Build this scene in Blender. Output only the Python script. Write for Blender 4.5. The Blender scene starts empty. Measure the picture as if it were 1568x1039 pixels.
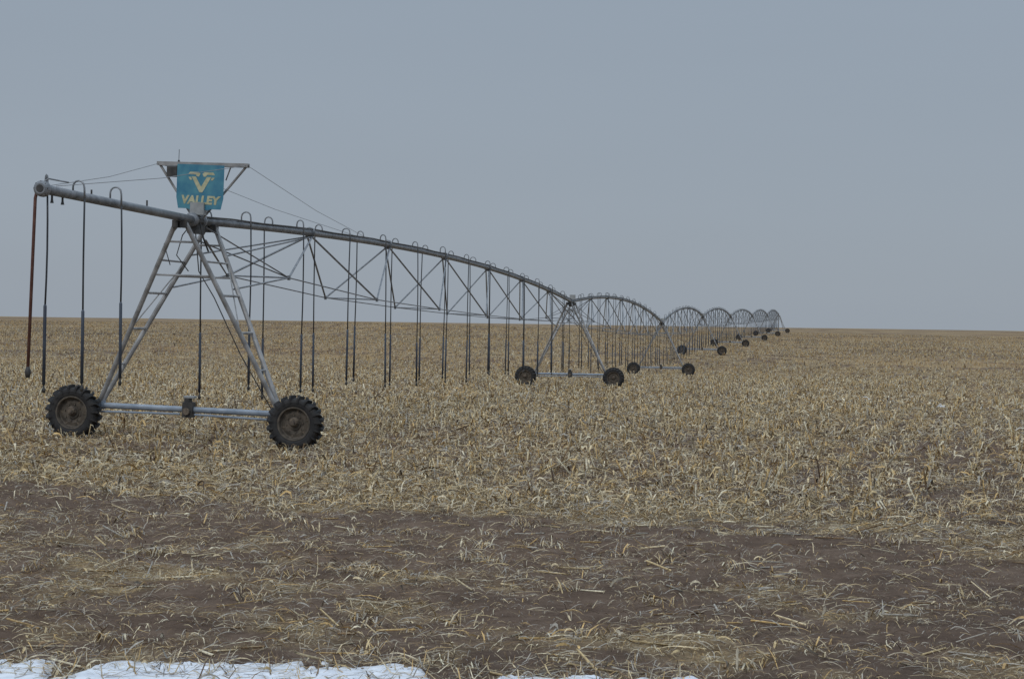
import bpy, math, random
import numpy as np
from mathutils import Vector, Matrix
random.seed(4); rng=np.random.default_rng(7)
scene=bpy.context.scene
scene.view_settings.view_transform='Standard'
scene.view_settings.look='None'
scene.view_settings.exposure=0

# ------------------------------------------------------------------ noise / terrain
def _h(ix,iy,seed):
    n=(ix*374761393+iy*668265263+seed*974634777)&0xffffffff
    n=((n^(n>>13))*1274126177)&0xffffffff
    n=n^(n>>16)
    return (n&0xffff)/65535.0
def vn(x,y,seed=0):
    x=np.asarray(x,dtype=float);y=np.asarray(y,dtype=float)
    xi=np.floor(x).astype(np.int64);yi=np.floor(y).astype(np.int64)
    fx=x-xi;fy=y-yi
    fx=fx*fx*(3-2*fx);fy=fy*fy*(3-2*fy)
    a=_h(xi,yi,seed);b=_h(xi+1,yi,seed);c=_h(xi,yi+1,seed);d=_h(xi+1,yi+1,seed)
    return (a*(1-fx)+b*fx)*(1-fy)+(c*(1-fx)+d*fx)*fy
def sm(a,b,x):
    t=np.clip((x-a)/(b-a),0,1);return t*t*(3-2*t)
_ty=np.arange(-200,4000,1.0)
_tz=np.interp(_ty,[-200,10,38,60,90,145,175,200,255,340,420,600,900,1300,4000],
                  [0,0,0,-.38,-.82,-1.80,-1.45,-.88,-.6,.1,.7,.9,1.15,.2,-25])
_k=np.ones(13)/13
_tz=np.convolve(np.pad(_tz,6,mode='edge'),_k,mode='valid')
def gbase(x,y):
    x=np.asarray(x,dtype=float);y=np.asarray(y,dtype=float)
    z=np.interp(y,_ty,_tz)
    z=z-.025*np.tanh((x+6.25)/5)*5*np.exp(-((y-34.5)/13)**2)
    z=z+.0030*np.clip(x,-600,600)*sm(200,700,y)
    z=z+1.2*np.exp(-((x+35)/45)**2-((y-360)/60)**2)
    z=z+.25*(vn(x/60,y/60,3)-.5)*sm(60,160,y)
    return z
def g(x,y):
    z=gbase(x,y)
    near=1-sm(60,110,np.asarray(y,dtype=float))
    z=z+near*(.05*(vn(x*1.1,y*1.1,11)-.5)+.035*(vn(x*3.7,y*3.7,12)-.5)+.02*(vn(x*9,y*9,13)-.5))
    return z
RW=.80;RC,RS=.966,.257
def rowq(x,y): 
    return x*RC-y*RS+.12*(vn(x/8,y/8,51)-.5)
def rowamp(x,y):   # some rows thinner than others (traffic lanes)
    k=np.floor(rowq(x,y)/RW+.5)
    return .38+.62*np.clip(vn(k/1.6,k*0+3.5,52)*2.1-.45,0,1)
def cov(x,y,rows=True):
    x=np.asarray(x,dtype=float);y=np.asarray(y,dtype=float)
    s=y+.5*x
    s=s+2.6*(vn(x/3.5,y/3.5,21)-.5)+1.4*(vn(x/.9,y/.9,22)-.5)
    c=np.interp(s,[0,12,13.5,15,15.6,16.3,17,18.6,19.6,21.6,22.8,26,30],
                  [.32,.42,.58,.56,.32,.36,.50,.38,.22,.21,.60,.94,.86])
    p=vn(x/1.3,y/1.3,23)*.45+vn(x/.4,y/.4,24)*.55
    c=c*(-.1+2.1*p)
    c=c+.40*(vn(x/7,y/11,25)-.5)*sm(26,40,s)
    if rows:
        c=c*(1-sm(25,28,s)*(1-(.76+.34*np.cos(2*np.pi*rowq(x,y)/RW))*rowamp(x,y)))
    return np.clip(c,0,1)

# ------------------------------------------------------------------ helpers
def link(o,parent=None):
    scene.collection.objects.link(o)
    if parent: o.parent=parent
    return o
def empty(name):
    e=bpy.data.objects.new(name,None);e.empty_display_size=.3
    return link(e)
class MB:
    def __init__(s): s.v=[];s.f=[];s.m=[]
    def add(s,vs,fs,mi=0):
        o=len(s.v);s.v+=[tuple(v) for v in vs]
        s.f+=[tuple(i+o for i in f) for f in fs];s.m+=[mi]*len(fs)
    def path(s,pts,r,n=6,mi=0,cap=True):
        pts=[Vector(p) for p in pts];vs=[];fs=[];prev=None
        for i,p in enumerate(pts):
            t=(pts[min(i+1,len(pts)-1)]-pts[max(i-1,0)])
            if t.length<1e-9:t=Vector((0,0,1))
            t.normalize()
            if prev is None:
                ref=Vector((0,0,1)) if abs(t.z)<.9 else Vector((1,0,0))
                a=(ref-t*ref.dot(t)).normalized()
            else:
                a=(prev-t*prev.dot(t))
                a=a.normalized() if a.length>1e-6 else t.orthogonal().normalized()
            prev=a;b=t.cross(a)
            rr=r[i] if isinstance(r,(list,tuple)) else r
            for k in range(n):
                th=2*math.pi*k/n
                vs.append(p+a*math.cos(th)*rr+b*math.sin(th)*rr)
        for i in range(len(pts)-1):
            for k in range(n):
                k2=(k+1)%n
                fs.append((i*n+k,i*n+k2,(i+1)*n+k2,(i+1)*n+k))
        if cap:
            fs.append(tuple(range(n-1,-1,-1)));e=(len(pts)-1)*n
            fs.append(tuple(range(e,e+n)))
        s.add(vs,fs,mi)
    def box(s,c,ax,ay,az,mi=0):
        c=Vector(c);vs=[]
        for i in (-1,1):
            for j in (-1,1):
                for k in (-1,1): vs.append(c+ax*i+ay*j+az*k)
        s.add(vs,[(0,1,3,2),(4,6,7,5),(0,4,5,1),(2,3,7,6),(0,2,6,4),(1,5,7,3)],mi)
    def make(s,name,mats,parent=None,smooth=False):
        me=bpy.data.meshes.new(name);me.from_pydata(s.v,[],s.f)
        for m in mats: me.materials.append(m)
        me.polygons.foreach_set("material_index",s.m)
        if smooth: me.polygons.foreach_set("use_smooth",[True]*len(s.f))
        me.update()
        return link(bpy.data.objects.new(name,me),parent)
def npmesh(name,V,F,mat,col=None,smooth=False,attr=None):
    me=bpy.data.meshes.new(name);nv=len(V);k=F.shape[1];nf=len(F)
    me.vertices.add(nv);me.vertices.foreach_set("co",np.ascontiguousarray(V,dtype=np.float32).ravel())
    me.loops.add(nf*k);me.loops.foreach_set("vertex_index",np.ascontiguousarray(F,dtype=np.int32).ravel())
    me.polygons.add(nf);me.polygons.foreach_set("loop_start",np.arange(0,nf*k,k,dtype=np.int32))
    if smooth: me.polygons.foreach_set("use_smooth",np.ones(nf,dtype=bool))
    me.update(calc_edges=True)
    if col is not None:
        a=me.color_attributes.new(name="col",type='FLOAT_COLOR',domain='POINT')
        c=np.ones((nv,4),dtype=np.float32);c[:,:3]=col;a.data.foreach_set("color",c.ravel())
    if attr is not None:
        a=me.attributes.new(name="straw",type='FLOAT',domain='POINT')
        a.data.foreach_set("value",attr.astype(np.float32))
    me.materials.append(mat)
    return link(bpy.data.objects.new(name,me))

# ------------------------------------------------------------------ materials
def mat(name,c1,c2=None,rough=.6,metal=0,nscale=6,bump=0,bscale=40,detail=6):
    m=bpy.data.materials.new(name);m.use_nodes=True;nt=m.node_tree;b=nt.nodes["Principled BSDF"]
    b.inputs["Roughness"].default_value=rough;b.inputs["Metallic"].default_value=metal
    tc=nt.nodes.new("ShaderNodeTexCoord")
    n=nt.nodes.new("ShaderNodeTexNoise");n.inputs["Scale"].default_value=nscale;n.inputs["Detail"].default_value=detail
    nt.links.new(tc.outputs["Object"],n.inputs["Vector"])
    r=nt.nodes.new("ShaderNodeValToRGB");r.color_ramp.elements[0].position=.35;r.color_ramp.elements[1].position=.68
    r.color_ramp.elements[0].color=(*c1,1);r.color_ramp.elements[1].color=(*(c2 or c1),1)
    nt.links.new(n.outputs["Fac"],r.inputs["Fac"]);nt.links.new(r.outputs["Color"],b.inputs["Base Color"])
    if bump:
        n2=nt.nodes.new("ShaderNodeTexNoise");n2.inputs["Scale"].default_value=bscale
        nt.links.new(tc.outputs["Object"],n2.inputs["Vector"])
        bp=nt.nodes.new("ShaderNodeBump");bp.inputs["Strength"].default_value=bump;bp.inputs["Distance"].default_value=.01
        nt.links.new(n2.outputs["Fac"],bp.inputs["Height"]);nt.links.new(bp.outputs["Normal"],b.inputs["Normal"])
    return m
M_steel=mat("galvanized_steel",(.15,.16,.17),(.27,.28,.295),.45,.35,5,.2)
M_leg=mat("weathered_galvanized_leg",(.19,.185,.18),(.37,.365,.36),.5,.2,4,.2)
M_beam=mat("base_beam_steel",(.20,.24,.29),(.31,.35,.40),.5,.25,4,.2)
M_dark=mat("dark_fittings",(.03,.03,.03),(.07,.065,.06),.6,.2,9)
M_rod=mat("truss_rod",(.14,.14,.145),(.23,.23,.235),.5,.3,3)
M_hose=mat("black_hose",(.018,.020,.024),(.034,.036,.04),.55,0,3)
M_weight=mat("hose_weight",(.025,.03,.045),(.07,.09,.12),.5,0,1.2)
M_rust=mat("rusty_drop_pipe",(.12,.05,.038),(.18,.09,.07),.7,.0,8)
M_tire=mat("tire_rubber",(.010,.010,.011),(.032,.029,.027),.75,0,7,.3,60)
M_rim=mat("dusty_rim",(.05,.042,.033),(.145,.118,.09),.75,.0,9,.3)
M_hub=mat("rusty_hub",(.07,.055,.045),(.18,.14,.10),.7,.1,14)
M_sign=mat("teal_sign_paint",(.025,.15,.25),(.075,.25,.31),.5,0,4)
M_cream=mat("cream_lettering",(.36,.35,.21),(.52,.50,.33),.5,0,12)
M_box=mat("control_box_grey",(.24,.25,.25),(.32,.33,.33),.5,0,8)
M_wire=mat("guy_wire",(.2,.2,.2),(.24,.24,.25),.5,.2)

def straw_mat():
    m=bpy.data.materials.new("corn_straw");m.use_nodes=True;nt=m.node_tree;b=nt.nodes["Principled BSDF"]
    a=nt.nodes.new("ShaderNodeAttribute");a.attribute_name="col"
    tc=nt.nodes.new("ShaderNodeTexCoord")
    n=nt.nodes.new("ShaderNodeTexNoise");n.inputs["Scale"].default_value=45;n.inputs["Detail"].default_value=5
    nt.links.new(tc.outputs["Object"],n.inputs["Vector"])
    mr=nt.nodes.new("ShaderNodeMapRange");mr.inputs["From Min"].default_value=.3;mr.inputs["From Max"].default_value=.7
    mr.inputs["To Min"].default_value=.55;mr.inputs["To Max"].default_value=1.2
    nt.links.new(n.outputs["Fac"],mr.inputs["Value"])
    vm=nt.nodes.new("ShaderNodeVectorMath");vm.operation='SCALE'
    nt.links.new(a.outputs["Color"],vm.inputs[0]);nt.links.new(mr.outputs["Result"],vm.inputs["Scale"])
    nt.links.new(vm.outputs["Vector"],b.inputs["Base Color"])
    b.inputs["Roughness"].default_value=.8
    b.inputs["Specular IOR Level"].default_value=.2
    return m
M_straw=straw_mat()

def ground_mat():
    m=bpy.data.materials.new("field_soil");m.use_nodes=True;nt=m.node_tree;N=nt.nodes;Lk=nt.links
    b=N["Principled BSDF"];b.inputs["Roughness"].default_value=.95;b.inputs["Specular IOR Level"].default_value=.1
    geo=N.new("ShaderNodeNewGeometry")
    def noise(sc,det=6,vec=None,rough=.6):
        n=N.new("ShaderNodeTexNoise");n.inputs["Scale"].default_value=sc;n.inputs["Detail"].default_value=det
        n.inputs["Roughness"].default_value=rough
        Lk.new(vec or geo.outputs["Position"],n.inputs["Vector"]);return n
    def ramp(src,stops):
        r=N.new("ShaderNodeValToRGB");e=r.color_ramp.elements
        e[0].position,e[0].color=stops[0][0],(*stops[0][1],1)
        e[1].position,e[1].color=stops[-1][0],(*stops[-1][1],1)
        for p,c in stops[1:-1]:
            x=e.new(p);x.color=(*c,1)
        Lk.new(src,r.inputs["Fac"]);return r
    n1=noise(1.5,9,rough=.74);soil=ramp(n1.outputs["Fac"],[(.3,(.085,.057,.042)),(.5,(.150,.104,.077)),(.7,(.235,.170,.128))])
    n2=noise(3,10,rough=.75);straw=ramp(n2.outputs["Fac"],[(.3,(.14,.098,.055)),(.48,(.33,.24,.135)),(.6,(.46,.345,.20)),(.72,(.52,.415,.265))])
    a=N.new("ShaderNodeAttribute");a.attribute_name="straw"
    n3=noise(14,8,rough=.8)
    ad=N.new("ShaderNodeMath");ad.operation='ADD';Lk.new(a.outputs["Fac"],ad.inputs[0]);Lk.new(n3.outputs["Fac"],ad.inputs[1])
    mr=N.new("ShaderNodeMapRange");mr.inputs["From Min"].default_value=.92;mr.inputs["From Max"].default_value=1.32
    mr.inputs["To Max"].default_value=.85
    Lk.new(ad.outputs[0],mr.inputs["Value"])
    mx=N.new("ShaderNodeMix");mx.data_type='RGBA'
    Lk.new(mr.outputs["Result"],mx.inputs["Factor"]);Lk.new(soil.outputs["Color"],mx.inputs["A"]);Lk.new(straw.outputs["Color"],mx.inputs["B"])
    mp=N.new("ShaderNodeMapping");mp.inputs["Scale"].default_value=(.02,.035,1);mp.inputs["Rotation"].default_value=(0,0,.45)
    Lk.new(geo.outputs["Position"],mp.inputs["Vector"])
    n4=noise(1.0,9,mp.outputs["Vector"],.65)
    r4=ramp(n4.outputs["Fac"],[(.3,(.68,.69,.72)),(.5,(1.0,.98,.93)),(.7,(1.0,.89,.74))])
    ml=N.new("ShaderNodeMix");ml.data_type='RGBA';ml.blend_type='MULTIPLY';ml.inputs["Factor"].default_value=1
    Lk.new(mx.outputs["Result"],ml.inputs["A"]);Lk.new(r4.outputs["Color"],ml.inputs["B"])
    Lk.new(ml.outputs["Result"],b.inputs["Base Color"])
    nb=noise(22,8,rough=.75);bp=N.new("ShaderNodeBump");bp.inputs["Strength"].default_value=.9;bp.inputs["Distance"].default_value=.035
    Lk.new(nb.outputs["Fac"],bp.inputs["Height"]);Lk.new(bp.outputs["Normal"],b.inputs["Normal"])
    return m

# ------------------------------------------------------------------ ground sheet
def grow(a,step,end,f):
    out=[a]
    while out[-1]<end:
        out.append(out[-1]+step);step*=f
    return out
xs=np.arange(-15,15.01,.12);gr=np.array(grow(15.13,.13,2500,1.05))
X1=np.concatenate([-gr[::-1],xs,gr])
yn=np.arange(10,40,.11);yf=np.array(grow(40,.13,3500,1.016));yb=-np.array(grow(-9.8,.3,60,1.15))[::-1]
Y1=np.concatenate([yb,yn,yf])
GX,GY=np.meshgrid(X1,Y1)
Z=g(GX,GY);nx,ny=len(X1),len(Y1)
fade=sm(45,85,GY+np.abs(GX)*.8)
CV=cov(GX,GY)*(1-fade)*np.interp(GY+.5*GX,[24,28],[1,.72])+cov(GX,GY,False)*.85*fade  # paints shadowed gaps: straw lowered under near stubble, so ground colour darkens
V=np.stack([GX.ravel(),GY.ravel(),Z.ravel()],1)
ii=(np.arange(ny-1)[:,None]*nx+np.arange(nx-1)[None,:]).ravel()
F=np.stack([ii,ii+1,ii+nx+1,ii+nx],1)
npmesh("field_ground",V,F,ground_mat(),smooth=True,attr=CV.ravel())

# ------------------------------------------------------------------ straw
pal=np.array([[.67,.545,.345],[.58,.445,.245],[.60,.405,.175],[.44,.375,.275],[.27,.18,.10],[.73,.64,.46],[.12,.08,.055],[.47,.32,.15],[.41,.375,.32]])
def cols(n,p):
    p=np.array(p,float);p/=p.sum()
    return np.clip(pal[rng.choice(len(pal),n,p=p)]*(rng.uniform(.68,1.18,(n,1))),0,.82)
def strips(P0,P1,P2,W,C):
    n=len(P0)
    V=np.empty((n,6,3));taper=rng.uniform(.2,.9,(n,1))
    V[:,0]=P0-W*.8;V[:,1]=P0+W*.8;V[:,2]=P1-W;V[:,3]=P1+W;V[:,4]=P2-W*taper;V[:,5]=P2+W*taper
    b=np.arange(n)[:,None]*6
    F=np.concatenate([b+np.array([[0,1,3,2]]),b+np.array([[2,3,5,4]])])
    return V.reshape(-1,3),F,np.repeat(C,6,0)
class Acc:
    def __init__(s): s.V=[];s.F=[];s.C=[];s.n=0
    def add(s,V,F,C): s.V.append(V);s.F.append(F+s.n);s.C.append(C);s.n+=len(V)
    def make(s,name): return npmesh(name,np.concatenate(s.V),np.concatenate(s.F),M_straw,col=np.concatenate(s.C))
def wedge(n,y0,y1,k=.33,m=1.5):
    y=np.sqrt(rng.uniform(y0*y0,y1*y1,n));x=rng.uniform(-1,1,n)*(k*y+m);return x,y
def litter(acc,n,y0,y1,lmin,lmax,wmin,wmax,lift,p,power=1.0,segs=2,curl=1.0):
    x,y=wedge(n,y0,y1);keep=rng.random(n)<cov(x,y)**power
    x,y=x[keep],y[keep];n=len(x)
    th=rng.uniform(0,2*np.pi,n);L=rng.uniform(0,1,n)**1.8*(lmax-lmin)+lmin;w=rng.uniform(wmin,wmax,n)/2
    bend=rng.normal(0,1.0*curl,n);tw0=rng.uniform(-1.1,1.1,n);tw1=tw0+rng.normal(0,.8*curl,n)
    ends=rng.uniform(.002,lift,(n,2));mid=rng.uniform(.004,lift*1.2,n)
    up=(rng.random(n)<.10)*rng.uniform(.05,.55,n)*L
    taper=rng.uniform(.1,.9,n);C=cols(n,p)
    V=np.empty((n,(segs+1)*2,3))
    px=x.copy();py=y.copy()
    px-=np.cos(th)*L/2;py-=np.sin(th)*L/2
    for k in range(segs+1):
        t=k/segs;a=th+bend*(t-.5)
        if k>0: px=px+np.cos(a)*L/segs;py=py+np.sin(a)*L/segs
        h=g(px,py)+ends[:,0]*(1-t)+ends[:,1]*t+mid*4*t*(1-t)+up*t*t
        ww=w*(.7+.3*math.sin(math.pi*t))*(1-(1-taper)*t*t)
        tw=tw0*(1-t)+tw1*t
        ox=-np.sin(a)*np.cos(tw)*ww;oy=np.cos(a)*np.cos(tw)*ww;oz=np.abs(np.sin(tw))*ww
        V[:,2*k]=np.stack([px-ox,py-oy,h],1);V[:,2*k+1]=np.stack([px+ox,py+oy,h+2*oz],1)
    m_=(segs+1)*2;b=np.arange(n)[:,None]*m_
    F=np.concatenate([b+np.array([[2*k,2*k+1,2*k+3,2*k+2]]) for k in range(segs)])
    acc.add(V.reshape(-1,3),F,np.repeat(C,m_,0))
def prisms(acc,B,T,r,C,shade=.75):
    n=len(B);ax=T-B;ax/=np.linalg.norm(ax,axis=1)[:,None]+1e-9
    ref=np.where((np.abs(ax[:,2])>.8)[:,None],[[1.,0,0]],[[0,0,1.]])
    a=np.cross(ax,ref);a/=np.linalg.norm(a,axis=1)[:,None];b_=np.cross(ax,a)
    Vv=np.empty((n,10,3))
    for k in range(5):
        th=k*2*np.pi/5
        off=(a*np.cos(th)+b_*np.sin(th))*r[:,None]
        jag=ax*(rng.uniform(-.015,.02,n))[:,None]
        Vv[:,k]=B+off;Vv[:,5+k]=T+off*.85+jag
    b=np.arange(n)[:,None]*10
    Fq=np.concatenate([b+np.array([[k,(k+1)%5,5+(k+1)%5,5+k]]) for k in range(5)]+[b+np.array([[5,6,7,8]])])
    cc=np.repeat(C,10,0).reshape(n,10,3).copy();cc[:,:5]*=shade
    acc.add(Vv.reshape(-1,3),Fq,cc.reshape(-1,3))
A=Acc()
pn=[5,4,2,7,5,4,4,2,9];pm=[7,6,4,5,4,5,2,4,4]
litter(A,190000,11.3,30,.02,.15,.002,.007,.018,pn,1.0,2,.5)
litter(A,80000,11.3,32,.05,.34,.003,.010,.035,pn,1.3,4,.45)
litter(A,8000,11.3,32,.07,.20,.014,.028,.035,[5,4,3,5,2,4,1,2,5],1.7,4,.9)
litter(A,200000,23,62,.05,.42,.006,.018,.08,pm,1.0,3,.6)
litter(A,30000,24,75,.08,.34,.022,.045,.10,pm,1,3,1.0)
litter(A,130000,55,170,.12,.45,.02,.05,.10,pm)
x,y=wedge(34000,11.5,80);k=rng.random(len(x))<cov(x,y)**1.3*.7;x,y=x[k],y[k];n=len(x)
th=rng.uniform(0,2*np.pi,n);L=rng.uniform(.06,.40,n)/2;r=rng.uniform(.004,.010,n)*(1+y/120)
B=np.stack([x-np.cos(th)*L,y-np.sin(th)*L,0*x],1);T=np.stack([x+np.cos(th)*L,y+np.sin(th)*L,0*x],1)
B[:,2]=g(B[:,0],B[:,1])+r;T[:,2]=g(T[:,0],T[:,1])+r+(rng.random(n)<.25)*rng.uniform(.02,.12,n)
prisms(A,B,T,r,cols(n,[6,5,3,5,3,5,0,3,5]),1)
x=rng.uniform(-3.8,1.4,700);y=rng.uniform(11.9,12.75,700);n=700
th=rng.uniform(0,6.28,n);L=rng.uniform(.02,.13,n);d=np.stack([np.cos(th)*L,np.sin(th)*L,0*x],1)
P1=np.stack([x,y,gbase(x,y)+.05],1);P0=P1-d;P2=P1+d;P2[:,2]+=rng.uniform(0,.09,n);w=rng.uniform(.002,.006,n)
A.add(*strips(P0,P1,P2,np.stack([-np.sin(th)*w,np.cos(th)*w,0*w],1),cols(n,pn)))
cx_=[];cy_=[]
a_,b__=wedge(150,12.0,27)
for u,v in zip(a_,b__):
    m=rng.integers(8,34);cx_.append(u+rng.normal(0,.11,m));cy_.append(v+rng.normal(0,.11,m))
x=np.concatenate(cx_);y=np.concatenate(cy_);n=len(x)
th=rng.uniform(0,6.28,n);L=rng.uniform(.05,.17,n);P0=np.stack([x,y,g(x,y)],1)
P1=P0+np.stack([np.cos(th)*L*.4,np.sin(th)*L*.4,L*.5],1);P2=P0+np.stack([np.cos(th)*L,np.sin(th)*L,L*rng.uniform(.1,.9,n)],1)
w=rng.uniform(.002,.008,n);A.add(*strips(P0,P1,P2,np.stack([-np.sin(th)*w,np.cos(th)*w,0*w],1),cols(n,[6,5,4,4,2,4,0,3,5])))
A.make("corn_residue")

# ------------------------------------------------------------------ standing stubble
S=Acc()
qr=np.arange(-260,160)*RW; pr0=np.arange(10,400,.18)
QQ,PP=np.meshgrid(qr,pr0);QQ=QQ.ravel();PP=PP.ravel()
QQ=QQ+rng.normal(0,.05,len(QQ));PP=PP+rng.normal(0,.06,len(PP))
XX=RC*QQ+RS*PP;YY=-RS*QQ+RC*PP
ok=(np.abs(XX)<.33*YY+2)&(YY>18)&(YY<330)&(YY+.5*XX>24.0)
XX,YY=XX[ok],YY[ok]
XX=XX-.12/RC*(vn(XX/8,YY/8,51)-.5)
SS=YY+.5*XX
pr_=np.interp(YY,[18,60,120,200,330],[.66,.58,.36,.18,.07])
patch=vn(XX/2.2,YY/2.2,31)*.5+vn(XX/.6,YY/.6,32)*.5
pr_=pr_*np.clip(-.3+2.5*patch,0.02,1.6)*np.interp(SS,[24.0,26.5,30],[.06,.4,1])*rowamp(XX,YY)
ok=rng.random(len(XX))<pr_
XX,YY,SS=XX[ok],YY[ok],SS[ok]
n=len(XX);print("stalks",n)
ws=1+YY/110
clump=vn(XX/1.1,YY/1.1,35)
h=rng.uniform(.08,.32,n)*(.7+.6*vn(XX/5,YY/5,33))*(.65+.8*clump)
tall=rng.random(n)<.025;h=np.where(tall,rng.uniform(.34,.58,n),h)
r=rng.uniform(.008,.013,n)*ws
tilt=rng.normal(0,.32,(n,2))
brk=rng.random(n)<.18;tilt[brk]*=3.5
zb=g(XX,YY)-.01
B=np.stack([XX,YY,zb],1);T=B+np.stack([tilt[:,0]*h,tilt[:,1]*h,np.where(brk,h*.6,h)],1)
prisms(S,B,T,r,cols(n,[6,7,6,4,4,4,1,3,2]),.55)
for rep in range(5):
    m_=rng.random(n)<(.8 if rep<3 else .5)
    m_&=(YY<150)|(rep<1)
    q=np.where(m_)[0];k=len(q)
    th=rng.uniform(0,2*np.pi,k);L=rng.uniform(.08,.28,k)*(1 if rep<3 else 1.3)
    f=rng.uniform(.05,1.0,k)[:,None]
    P0=B[q]*(1-f)+T[q]*f
    d=np.stack([np.cos(th),np.sin(th),np.zeros(k)],1)
    P1=P0+d*(L*.4)[:,None];P1[:,2]+=rng.uniform(-.03,.10,k)
    P2=P0+d*(L*rng.uniform(.5,1.0,k))[:,None];P2[:,2]=np.maximum(P0[:,2]-rng.uniform(-.10,.25,k),zb[q]+.01)
    w=rng.uniform(.004,.015,k)*ws[q]
    W=np.stack([-np.sin(th)*w,np.cos(th)*w,rng.uniform(-.7,.7,k)*w],1)
    S.add(*strips(P0,P1,P2,W,cols(k,[6,6,6,4,3,5,1,4,3])))
x,y=wedge(60000,140,420,.33,4);n2=len(x)
zz=gbase(x,y);th=rng.uniform(0,np.pi,n2);hh=rng.uniform(.10,.28,n2);ww=rng.uniform(.04,.16,n2)
P0=np.stack([x,y,zz-.02],1);P1=P0+np.stack([0*x,0*x,hh*.5],1);P2=P0+np.stack([rng.normal(0,.08,n2),0*x,hh],1)
S.add(*strips(P0,P1,P2,np.stack([np.cos(th)*ww/2,np.sin(th)*ww/2,0*x],1),cols(n2,[4,6,5,4,4,1,1,5,4])*.9))
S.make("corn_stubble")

# ------------------------------------------------------------------ snow
M_snow=mat("snow",(.62,.65,.70),(.78,.80,.83),.7,0,9,.5,30)
sx=np.arange(-6,4,.02);sy=np.arange(9.5,13.4,.014)
SX,SY=np.meshgrid(sx,sy)
edge=np.interp(SX,[-6,-3.75,-3.6,-3.25,-3.15,-2.98,-2.88,-2.5,-1.2,-.8,-.62,-.5,-.15,.0,.5,1.0,1.3,1.6,4],
                  [12.5,12.55,12.66,12.58,11.95,11.95,12.48,12.54,12.50,12.52,12.33,11.9,11.9,12.25,12.40,12.38,12.32,12.0,11.6])
edge=edge+.36*(vn(SX/.35,SY/.5,41)-.5)+.26*(vn(SX/.12,SY/.25,42)-.5)+.10*(vn(SX/.035,SY/.07,46)-.5)
d=np.clip((edge-SY),-.4,.6)
hole=vn(SX/.16,SY/.25,44)*.65+vn(SX/.06,SY/.09,45)*.35
hs=np.where(d>0,.018*np.clip(d/.2,0,1.3),d*.25)-.12*np.clip(hole-.64,0,1)*4*np.clip(1-d/.6,0,1)
SZ=gbase(SX,SY)+.018+hs+.008*vn(SX/.09,SY/.09,43)
V=np.stack([SX.ravel(),SY.ravel(),SZ.ravel()],1);nx,ny=len(sx),len(sy)
ii=(np.arange(ny-1)[:,None]*nx+np.arange(nx-1)[None,:]).ravel()
Vs=[V];Fs=[np.stack([ii,ii+1,ii+nx+1,ii+nx],1)];tot=len(V)
for (cx,cy,rx,ry) in [(15.3,76,.24,.4),(16.5,68,.26,.3)]:
    a=np.linspace(-1,1,17);AX,AY=np.meshgrid(a,a);R=np.sqrt(AX**2+AY**2)
    px=cx+AX*rx*1.3;py=cy+AY*ry*1.3
    pz=g(px,py)+.13*(1-R**2*1.3)+.06*(vn(px*6,py*6,5)-.5)
    Vs.append(np.stack([px.ravel(),py.ravel(),pz.ravel()],1))
    jj=(np.arange(16)[:,None]*17+np.arange(16)[None,:]).ravel()
    Fs.append(np.stack([jj,jj+1,jj+18,jj+17],1)+tot);tot+=289
npmesh("snow_patches",np.concatenate(Vs),np.concatenate(Fs),M_snow,smooth=True)

# ------------------------------------------------------------------ centre pivot machine
root=empty("center_pivot_irrigation_system")
NT=8;H=4.37
RISE=[.60,.90,1.05]+[.95]*10
def lineX(y): return -12.16+.1690*y+max(0,y-227)*.024
TY=[34.5+55.2*i for i in range(NT)]
frames=[]
for i,y in enumerate(TY):
    x=lineX(y);D=Vector((lineX(y+5)-lineX(y-5),10,0)).normalized();R=Vector((D.y,-D.x,0))
    zl=float(gbase(x-R.x*2.2,y-R.y*2.2));zr=float(gbase(x+R.x*2.2,y+R.y*2.2))
    Rr=Vector((R.x*4.4,R.y*4.4,zr-zl)).normalized();U=Rr.cross(D).normalized()
    frames.append((Vector((x,y,(zl+zr)/2)),D,Rr,U))
def LP(i,a,r,h):
    C,D,R,U=frames[i];return C+D*a+R*r+U*h
tops=[LP(i,0,0,H) for i in range(NT)]
pipe=MB()
D0=frames[0][1];OV=7.0
end=tops[0]-D0*OV+Vector((0,0,.08))
def span_pt(i,t):
    p=tops[i].lerp(tops[i+1],t);p.z+=RISE[i]*4*t*(1-t);return p
nseg=28
pipe.path([end,tops[0]],.078,14)
for i in range(NT-1):
    pipe.path([span_pt(i,k/nseg) for k in range(nseg+1)],.084,14 if i<2 else 8)
    for k in range(1,7):
        t=k/7;p=span_pt(i,t);q=span_pt(i,t+.0007);dd=(q-p).normalized()
        pipe.path([p-dd*.03,p+dd*.03],.135,12)
    p=tops[i];pipe.path([p-D0*.28,p-D0*.2],.14,12);pipe.path([p+D0*.2,p+D0*.28],.14,12)
pipe.make("main_pipe",[M_steel],root,smooth=True)
ec=MB()
R0=frames[0][2];Zu=Vector((0,0,1))
ec.path([end-D0*.10,end-D0*.06,end,end+D0*.03,end+D0*.10],[.085,.125,.13,.13,.09],18)
ec.path([end-D0*.11,end-D0*.101],.06,12,1)
for k in range(8):
    th=k*math.pi/4;c=end+frames[0][2]*math.cos(th)*.11+Vector((0,0,1))*math.sin(th)*.11
    ec.path([c-D0*.075,c-D0*.055],.012,6,1)
for a_ in (.35,.75):
    c=end+D0*a_
    ec.path([c,c-Zu*.14,c-Zu*.2],[.018,.018,.03],8,1)
for a_ in (1.9,4.4): 
    c=end+D0*a_;ec.path([c,c+Zu*.13],.016,6,1)
ec.path([end+Zu*.1,end+R0*.1+Zu*.16,end+R0*.3+Zu*.13+D0*.3],.014,6)
ec.make("end_cap",[M_steel,M_dark],root)
goose=MB();hose=MB();wt=MB()
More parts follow.
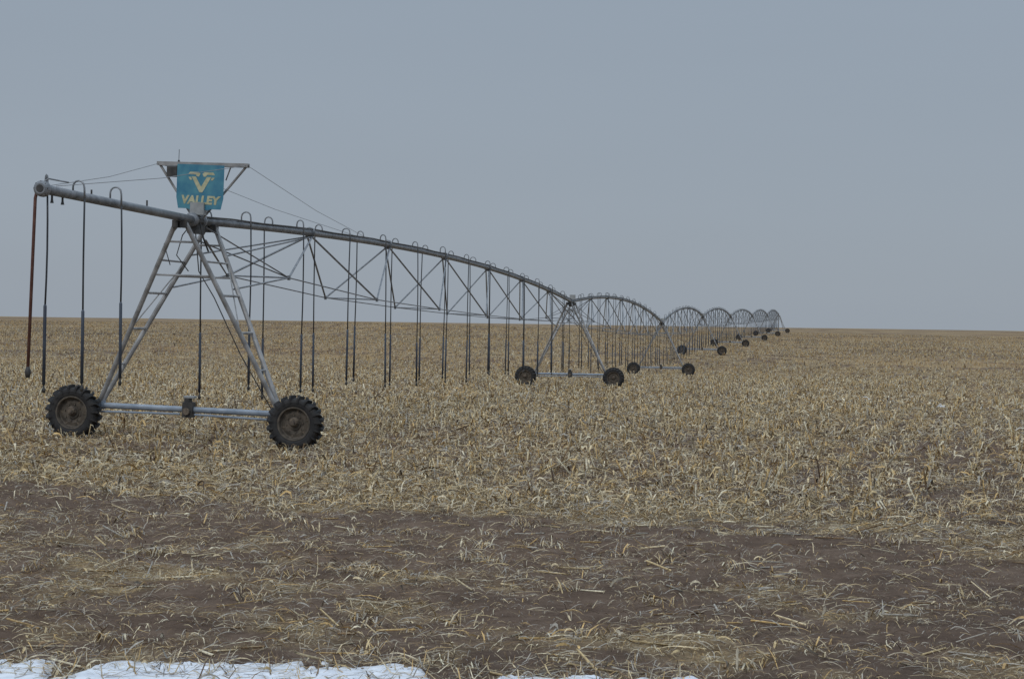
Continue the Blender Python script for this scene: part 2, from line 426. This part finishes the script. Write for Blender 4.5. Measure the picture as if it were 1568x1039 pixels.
def drop(p,side,Rv,gr_z,n=6,hb=1.0,rr=1.0):
    w=.19*random.uniform(.85,1.1);top=.215*random.uniform(.85,1.12);pts=[p+Zu*.06]
    pts.append(p+Zu*(top-.06))
    for k in range(1,6):
        th=math.pi-math.pi*k/6
        pts.append(p+Rv*side*(w/2+math.cos(th)*w/2)+Zu*(top-.06+math.sin(th)*.10))
    pts.append(p+Rv*side*w+Zu*(top-.08));pts.append(p+Rv*side*(w+.005)-Zu*.05)
    goose.path(pts,.016*rr,n)
    a=pts[-1];sway=Vector((random.uniform(-.04,.04),random.uniform(-.04,.04),0))
    zb_=gr_z+hb+random.uniform(-.22,.14);zt=zb_+random.uniform(1.15,1.35)
    m=Vector((a.x,a.y,zt))+sway*.7;e=Vector((a.x,a.y,zb_))+sway
    bow=Vector((random.uniform(-.015,.015),random.uniform(-.02,.02),0))
    ps=[a+Zu*.02]+[a.lerp(m,q)+bow*math.sin(q*math.pi) for q in (.25,.5,.75)]+[m]
    hose.path(ps,.0155*rr,n)
    wt.path([m+Zu*.03,m,m.lerp(e,.5),e],[.017*rr,.027*rr,.027*rr,.028*rr],n)
    wt.path([e,e-Zu*.05,e-Zu*.08,e-Zu*.13],[.014,.018,.036*rr,.02],n,1)
for (a_,sd,hb) in ((.10,.2,1.55),(1.15,1,1.5),(2.70,1,1.5)):
    p=end.lerp(tops[0],a_/OV)
    drop(p,sd,R0,float(gbase(p.x,p.y)),8,hb)
for i in range(NT-1):
    Rv=frames[i][2];n=8 if i==0 else (6 if i<3 else 4)
    k=0;s_=.9
    while s_<54.8:
        p=span_pt(i,s_/56.0)
        drop(p,1 if k%2 else -1,Rv,float(gbase(p.x,p.y)),n,rr=1.0 if i<3 else 1.15)
        s_+=2.2 if k%2 else 1.9
        k+=1
goose.make("goosenecks",[M_steel],root,smooth=True)
hose.make("drop_hoses",[M_hose],root,smooth=True)
wt.make("hose_weights_and_nozzles",[M_weight,M_dark],root,smooth=True)
dp=MB()
gz=float(gbase(end.x,end.y))
dp.path([end-R0*.06-D0*.05,end-R0*.12-Zu*.15,Vector((end.x-.19,end.y,gz+1.6))],.027,8)
dp.path([Vector((end.x-.19,end.y,gz+1.63)),Vector((end.x-.19,end.y,gz+1.55)),Vector((end.x-.19,end.y,gz+1.46))],[.03,.05,.035],8,1)
dp.make("end_drop_pipe",[M_rust,M_dark],root,smooth=True)
tr=MB();rod=MB()
dep0=[1.2,1.85,2.15,2.25,2.15,1.85,1.2];hw=.70
for i in range(NT-1):
    Rv=frames[i][2];nl=5 if i<3 else 4;rA=.025 if i<3 else .027;rB=.015 if i<3 else .016
    nodes=[]
    for k in range(7):
        t=(k+.5)/7
        dd=dep0[k]-(1-RISE[i])*4*t*(1-t)
        c=span_pt(i,t)-Zu*dd;nodes.append((c-Rv*hw,c+Rv*hw))
    for k in range(7):
        A0=span_pt(i,k/7)-Zu*.1;A1=span_pt(i,(k+1)/7)-Zu*.1
        for s_ in (0,1):
            Nn=nodes[k][s_];o=Rv*(.06 if s_ else -.06)
            if k>0: tr.path([A0+o,Nn],rA,nl)
            if k<6: tr.path([A1+o,Nn],rA,nl)
            tr.path([Nn-Zu*.05,Nn+Zu*.05],.035,6)
        tr.path([nodes[k][0],nodes[k][1]],rA*.8,nl)
        if k<6:
            for s_ in (0,1): rod.path([nodes[k][s_],nodes[k+1][s_]],rB,nl)
    for s_ in (0,1):
        sg=1 if s_ else -1
        for (ti,nd,al) in ((i,nodes[0][s_],1),(i+1,nodes[6][s_],-1)):
            q=tops[ti]+frames[ti][1]*(.3*al)+frames[ti][2]*(.1*sg)-Zu*.12
            rod.path([q,nd],rB,nl)
            lg=LP(ti,.55*al,.62*sg,3.05)
            tr.path([lg,nd],rA*.75,nl)
            q2=span_pt(i,1/7 if al>0 else 6/7)-Zu*.1
            tr.path([LP(ti,.7*al,.35*sg,3.7),q2+frames[ti][2]*(.05*sg)],rA*.75,nl)
            if i==0 or ti==1:
                rod.path([q-Zu*.25,nodes[0 if al>0 else 6][1-s_]],rB,nl)
    rod.path([span_pt(i,k/nseg)+Rv*.075+Zu*(.075+.012*math.sin(k*2.1)) for k in range(nseg+1)],.018,5,1)
tr.make("truss_struts",[M_steel],root)
rod.make("truss_rods",[M_rod,M_dark],root)

def wheel_mesh():
    m=MB();n=48
    def rev(prof,mi):
        vs=[];fs=[];L=len(prof)
        for k in range(n):
            th=2*math.pi*k/n
            for (r,y) in prof: vs.append((r*math.cos(th),y,r*math.sin(th)))
        for k in range(n):
            k2=(k+1)%n
            for j in range(L-1): fs.append((k*L+j,k*L+j+1,k2*L+j+1,k2*L+j))
        m.add(vs,fs,mi)
    rev([(.300,-.10),(.315,-.125),(.36,-.145),(.42,-.150),(.465,-.135),(.490,-.10),(.500,-.04),(.502,0),(.500,.04),(.490,.10),(.465,.135),(.42,.150),(.36,.145),(.315,.125),(.300,.10)],0)
    rev([(.330,-.128),(.318,-.140),(.300,-.135),(.288,-.10),(.282,-.04),(.26,-.03),(.20,-.05),(.13,-.035),(.12,-.06),(.07,-.065),(.065,-.10),(.0,-.105)],1)
    rev([(.318,.118),(.305,.122),(.292,.10),(.285,-.02),(.20,-.022),(.0,-.02)],1)
    for k in range(8):
        th=k*math.pi/4;c=Vector((math.cos(th)*.165,-.045,math.sin(th)*.165))
        m.path([c,c+Vector((0,-.03,0))],.014,6,2)
    for k in range(6):
        th=k*math.pi/3+.2
        e1=Vector((math.cos(th),0,math.sin(th)));e2=Vector((-math.sin(th),0,math.cos(th)))
        m.box(e1*.245+Vector((0,-.035,0)),e1*.035,Vector((0,.010,0)),e2*.014,2)
    N=19
    for k in range(N*2):
        sd=1 if k%2 else -1;th=2*math.pi*k/(2*N)
        def P(r,y,dt): 
            t=th+dt;return Vector((r*math.cos(t),y,r*math.sin(t)))
        w=.042
        sl=[(.0*sd,0.0),( .07*sd,.06),(.135*sd,.12)]
        rad=[(.49,.552),(.485,.552),(.45,.545)]
        vs=[]
        for (y,dt),(ri,ro) in zip(sl,rad):
            vs+=[P(ri,y,dt-w),P(ri,y,dt+w),P(ro,y,dt+w*.8),P(ro,y,dt-w*.8)]
        y=.165*sd;vs+=[P(.40,y,.13-w),P(.40,y,.13+w),P(.50,y,.13+w*.8),P(.50,y,.13-w*.8)]
        fs=[]
        for q in range(3):
            a=q*4;b_=a+4
            for j in range(4): fs.append((a+j,a+(j+1)%4,b_+(j+1)%4,b_+j))
        fs+=[(0,1,2,3),(12,15,14,13)]
        m.add(vs,fs,0)
    me=bpy.data.meshes.new("wheel");me.from_pydata(m.v,[],m.f)
    for q in (M_tire,M_rim,M_hub): me.materials.append(q)
    me.polygons.foreach_set("material_index",m.m);me.update();return me
WM=wheel_mesh()
WB=2.26
for i in range(NT):
    C,D,R,U=frames[i];n=10 if i<2 else 6
    t=MB()
    def P(a,r,h): return LP(i,a,r,h)
    hb=.66
    t.path([P(0,-WB,hb),P(0,WB,hb)],.058,n,1)
    for sg in (-1,1):
        t.path([P(-.10,sg*.15,hb-.09),P(-.10,sg*2.05,hb-.12)],.022,6,1)
        t.path([P(0,sg*1.75,hb),P(0,sg*1.95,hb)],.075,n,1)
        t.path([P(.1,sg*WB,.55),P(-.22,sg*WB,.55)],[.13,.10],10,2)
        t.path([P(-.2,sg*WB,.55),P(-.50,sg*WB,.55)],.045,8,4)
        t.box(P(0,sg*WB,.62),D*.09,R*.13,U*.12,2)
        t.path([P(-.40,sg*WB,.55),P(-.475,sg*WB,.55)],[.10,.07],10,4)
        for al in (-1,1):
            top=P(al*.85,sg*.10,H-.1);bot=P(al*.07,sg*1.84,hb+.05)
            t.path([bot,top],.047,n,0)
            t.box(P(al*.85,sg*.08,H-.12),D*.09,R*.06,U*.07,2)
        def lp(al,f): return P(al*.07,sg*1.84,hb+.05).lerp(P(al*.85,sg*.10,H-.1),f)
        for f,rr in ((.22,.02),(.42,.026),(.62,.024),(.8,.02)):
            t.path([lp(-1,f),lp(1,f)],rr,6,0)
        t.path([lp(-1,.42),lp(1,.8)],.014,5,0)
        t.box(P(0,sg*1.84,hb+.04),D*.11,R*.07,U*.07,1)
    for al in (-1,1):
        for f in (.72,.9):
            a0=P(al*.07,-1.84,hb+.05).lerp(P(al*.85,-.10,H-.1),f);a1=P(al*.07,1.84,hb+.05).lerp(P(al*.85,.10,H-.1),f)
            t.path([a0,a1],.02,6,0)
    t.box(P(-.02,0,hb+.0),D*.11,R*.10,U*.15,2)
    t.path([P(-.14,-.0,hb-.03),P(-.2,-.0,hb-.03)],.07,10,4)
    t.path([P(-.02,-.02,hb+.13),P(-.02,-.02,hb+.24)],.08,10,2)
    t.box(P(-.02,.02,hb+.25),D*.08,R*.11,U*.02,3)
    t.path([P(-.16,0,H),P(.16,0,H)],[.115,.115],n,2)
    t.box(P(0,0,H-.17),D*.22,R*.10,U*.09,2)
    t.path([P(-.1,.12,H-.05),P(-.1,.2,H-.35),P(.1,.24,H-.6)],.018,6,2)
    t.path([P(.1,-.12,H-.05),P(-.05,-.25,H-.3),P(-.2,-.3,H-.7),P(0,-.12,H-1.0)],.012,6,2)
    t.path([P(-.3,.1,H-.2),P(-.3,.2,H-1.0),P(-.35,.55,H-1.5),P(-.3,1.1,1.8),P(-.1,1.7,hb+.1)],.012,5,2)
    t.path([P(-.5,-.1,H-.05),P(-.5,-.45,H-.5),P(-.4,-.35,H-.9)],.010,5,2)
    t.box(P(-.12,.08,H+.22),D*.09,R*.14,U*.12,3)
    t.path([P(-.12,.08,H+.05),P(-.12,.08,H+.14)],.03,6,2)
    t.make("tower_frame_%d"%(i+1),[M_leg,M_beam,M_dark,M_box,M_hub],root)
    for sg in (-1,1):
        o=bpy.data.objects.new("wheel_%d_%s"%(i+1,"left" if sg<0 else "right"),WM);link(o,root)
        c=P(-.30,sg*WB,.51)
        mm=Matrix((R,D,U)).transposed().to_4x4();mm.translation=c
        o.matrix_world=mm@Matrix.Rotation(random.uniform(0,6),4,'Y')

ms=MB()
def Q(a,r,h): return LP(0,a,r,h)
ch=H+1.10;cx=.10
ms.box(Q(0,cx,ch+.015),D0*.06,frames[0][2]*.93,frames[0][3]*.018)
ms.box(Q(-.055,cx,ch-.02),D0*.008,frames[0][2]*.93,frames[0][3]*.022)
ms.box(Q(.055,cx,ch-.02),D0*.008,frames[0][2]*.93,frames[0][3]*.022)
for sg in (-1,1):
    ms.path([Q(0,cx+sg*.88,ch-.03),Q(0,cx*.4+sg*.10,H+.05)],.025,6)
    ms.path([Q(.05,cx+sg*.55,ch-.04),Q(.05,cx+sg*.46,ch-.30)],.014,5)
ms.box(Q(-.03,cx-.60,ch-.16),D0*.08,frames[0][2]*.10,frames[0][3]*.10,1)
ms.path([Q(0,cx-.5,ch),Q(0,cx-.5,ch+.28)],.006,5,1)
ms.path([Q(0,cx-.5,ch+.0),Q(0,cx-.5,ch+.07)],.02,6,1)
ms.make("crossbar_mast",[M_leg,M_dark],root)
wr=MB()
for sg in (-1,1):
    a=Q(0,cx+sg*.9,ch)
    b_=end+D0*.35+frames[0][2]*(.07*sg)+Zu*.07
    wr.path([a,a.lerp(b_,.5)-Zu*.06,b_],.0055,4)
    b_=span_pt(0,.235)+frames[0][2]*(.08*sg)+Zu*.08
    wr.path([a,a.lerp(b_,.5)-Zu*.08,b_],.0055,4)
wr.make("guy_wires",[M_wire],root)

sign=empty("company_sign_board")
sb=MB()
def SP(x,z,off=0.0):
    bow=.03*math.sin((x+.5)*math.pi)
    return Q(-.12-off-bow-.03*x,cx+.0+x,ch-.02+z-.015*x)
gx,gz_=14,8;vs=[];fs=[]
def halfw(z): 
    t=-z/.86
    return .485-.045*sm(.75,1,t)
for back in (0,1):
    for j in range(gz_+1):
        z=-.86*j/gz_
        for k in range(gx+1):
            x=(-1+2*k/gx)*float(halfw(z));zz_=z-(.02 if j==gz_ and 3<k<11 else 0)
            vs.append(SP(x,zz_,-.004*back))
NN=(gx+1)*(gz_+1)
for back in (0,1):
    for j in range(gz_):
        for k in range(gx):
            a=back*NN+j*(gx+1)+k;fs.append((a,a+gx+1,a+gx+2,a+1) if not back else (a,a+1,a+gx+2,a+gx+1))
sb.add(vs,fs);sb.make("panel",[M_sign],sign,smooth=True)
lt=MB()
def poly(pts):
    pts=[Vector((*p,0)) for p in pts]
    lt.add([SP(p.x,p.y,.004) for p in pts],[tuple(range(len(pts)))])
o=.03
for sg in (-1,1):
    poly([(o+sg*.00,-.54),(o+sg*.00,-.43),(o+sg*.115,-.235),(o+sg*.205,-.235),(o+sg*.16,-.31),(o+sg*.03,-.54)])
    poly([(o+sg*.05,-.235),(o+sg*.02,-.18),(o+sg*.06,-.145),(o+sg*.24,-.145),(o+sg*.275,-.195),(o+sg*.11,-.195),(o+sg*.10,-.228)])
    poly([(o+sg*.215,-.245),(o+sg*.19,-.30),(o+sg*.235,-.30),(o+sg*.27,-.245)])
cu=bpy.data.curves.new("t",'FONT');cu.body="VALLEY";cu.size=.215;cu.offset=.011;cu.shear=.12;cu.align_x='CENTER';cu.space_character=1.02
cu.resolution_u=3
to=bpy.data.objects.new("t",cu);scene.collection.objects.link(to)
bpy.context.view_layer.update()
tm=to.evaluated_get(bpy.context.evaluated_depsgraph_get()).to_mesh()
vs=[SP(v.co.x*1.05+.01,v.co.y-.76,.005) for v in tm.vertices];fs=[tuple(p.vertices) for p in tm.polygons]
lt.add(vs,fs)
bpy.data.objects.remove(to)
lt.make("lettering",[M_cream],sign)

pv=MB();i=NT-1
pe=tops[i]+frames[i][1]*3
for a in (-1,1):
    for b_ in (-1,1):
        gzp=float(gbase(pe.x,pe.y));pv.path([pe+Vector((a*.25,b_*.25,-.2)),Vector((pe.x+a*1.6,pe.y+b_*1.6,gzp))],.06,6)
pv.path([Vector((pe.x,pe.y,float(gbase(pe.x,pe.y)))),pe+Zu*.3],.1,8);pv.path([tops[i],pe],.09,8)
pv.make("pivot_point",[M_leg],root)

# ------------------------------------------------------------------ world, sun, camera
w=bpy.data.worlds.new("World");scene.world=w;w.use_nodes=True;nt=w.node_tree
bg=nt.nodes["Background"];bg.inputs["Strength"].default_value=1
sun_el,sun_az=math.radians(38),math.radians(200)
sky=nt.nodes.new("ShaderNodeTexSky");sky.sky_type='NISHITA';sky.sun_disc=False
sky.sun_elevation=sun_el;sky.sun_rotation=sun_az
tc=nt.nodes.new("ShaderNodeTexCoord");sp=nt.nodes.new("ShaderNodeSeparateXYZ");nt.links.new(tc.outputs["Generated"],sp.inputs[0])
def math_(op,a,b):
    n=nt.nodes.new("ShaderNodeMath");n.operation=op
    for k,q in enumerate((a,b)):
        if isinstance(q,(int,float)): n.inputs[k].default_value=q
        else: nt.links.new(q,n.inputs[k])
    return n.outputs[0]
z=math_('MAXIMUM',sp.outputs["Z"],0.0)
mr=nt.nodes.new("ShaderNodeMapRange");nt.links.new(z,mr.inputs["Value"])
mr.inputs["From Min"].default_value=.2;mr.inputs["From Max"].default_value=1;mr.inputs["To Min"].default_value=0;mr.inputs["To Max"].default_value=2.3
f=math_('ADD',1.0,mr.outputs["Result"])
mc=nt.nodes.new("ShaderNodeMapRange");nt.links.new(z,mc.inputs["Value"]);mc.inputs["From Max"].default_value=.2
cm=nt.nodes.new("ShaderNodeMix");cm.data_type='RGBA';nt.links.new(mc.outputs["Result"],cm.inputs["Factor"])
cm.inputs["A"].default_value=(.310,.352,.405,1);cm.inputs["B"].default_value=(.298,.355,.425,1)
mp=nt.nodes.new("ShaderNodeMapping");mp.inputs["Scale"].default_value=(1.2,1.2,7)
nt.links.new(tc.outputs["Generated"],mp.inputs["Vector"])
nz=nt.nodes.new("ShaderNodeTexNoise");nz.inputs["Scale"].default_value=1.6;nz.inputs["Detail"].default_value=4
nt.links.new(mp.outputs["Vector"],nz.inputs["Vector"])
f=math_('MULTIPLY',f,math_('ADD',.95,math_('MULTIPLY',nz.outputs["Fac"],.10)))
vm=nt.nodes.new("ShaderNodeVectorMath");vm.operation='SCALE';nt.links.new(cm.outputs["Result"],vm.inputs[0])
nt.links.new(f,vm.inputs["Scale"])
vs_=nt.nodes.new("ShaderNodeVectorMath");vs_.operation='SCALE';nt.links.new(sky.outputs["Color"],vs_.inputs[0]);vs_.inputs["Scale"].default_value=.08
mx=nt.nodes.new("ShaderNodeMix");mx.data_type='RGBA';mx.inputs["Factor"].default_value=.04
nt.links.new(vm.outputs[0],mx.inputs["A"]);nt.links.new(vs_.outputs[0],mx.inputs["B"])
nt.links.new(mx.outputs["Result"],bg.inputs["Color"])
sl=bpy.data.lights.new("sun",'SUN');sl.energy=.8;sl.angle=math.radians(24);sl.color=(1,.95,.88)
so=bpy.data.objects.new("sun",sl);link(so)
dv=Vector((math.sin(sun_az)*math.cos(sun_el),math.cos(sun_az)*math.cos(sun_el),math.sin(sun_el)))
so.rotation_euler=dv.to_track_quat('Z','Y').to_euler()

cam=bpy.data.cameras.new("camera");cam.lens=61.8;cam.sensor_width=36;cam.clip_end=6000;cam.clip_start=.1
co=bpy.data.objects.new("camera",cam);link(co)
pitch=math.atan(28/2690)
co.matrix_world=Matrix.Translation((0,0,2.5))@Matrix.Rotation(math.radians(90)-pitch,4,'X')@Matrix.Rotation(math.radians(1.0),4,'Z')
scene.camera=co
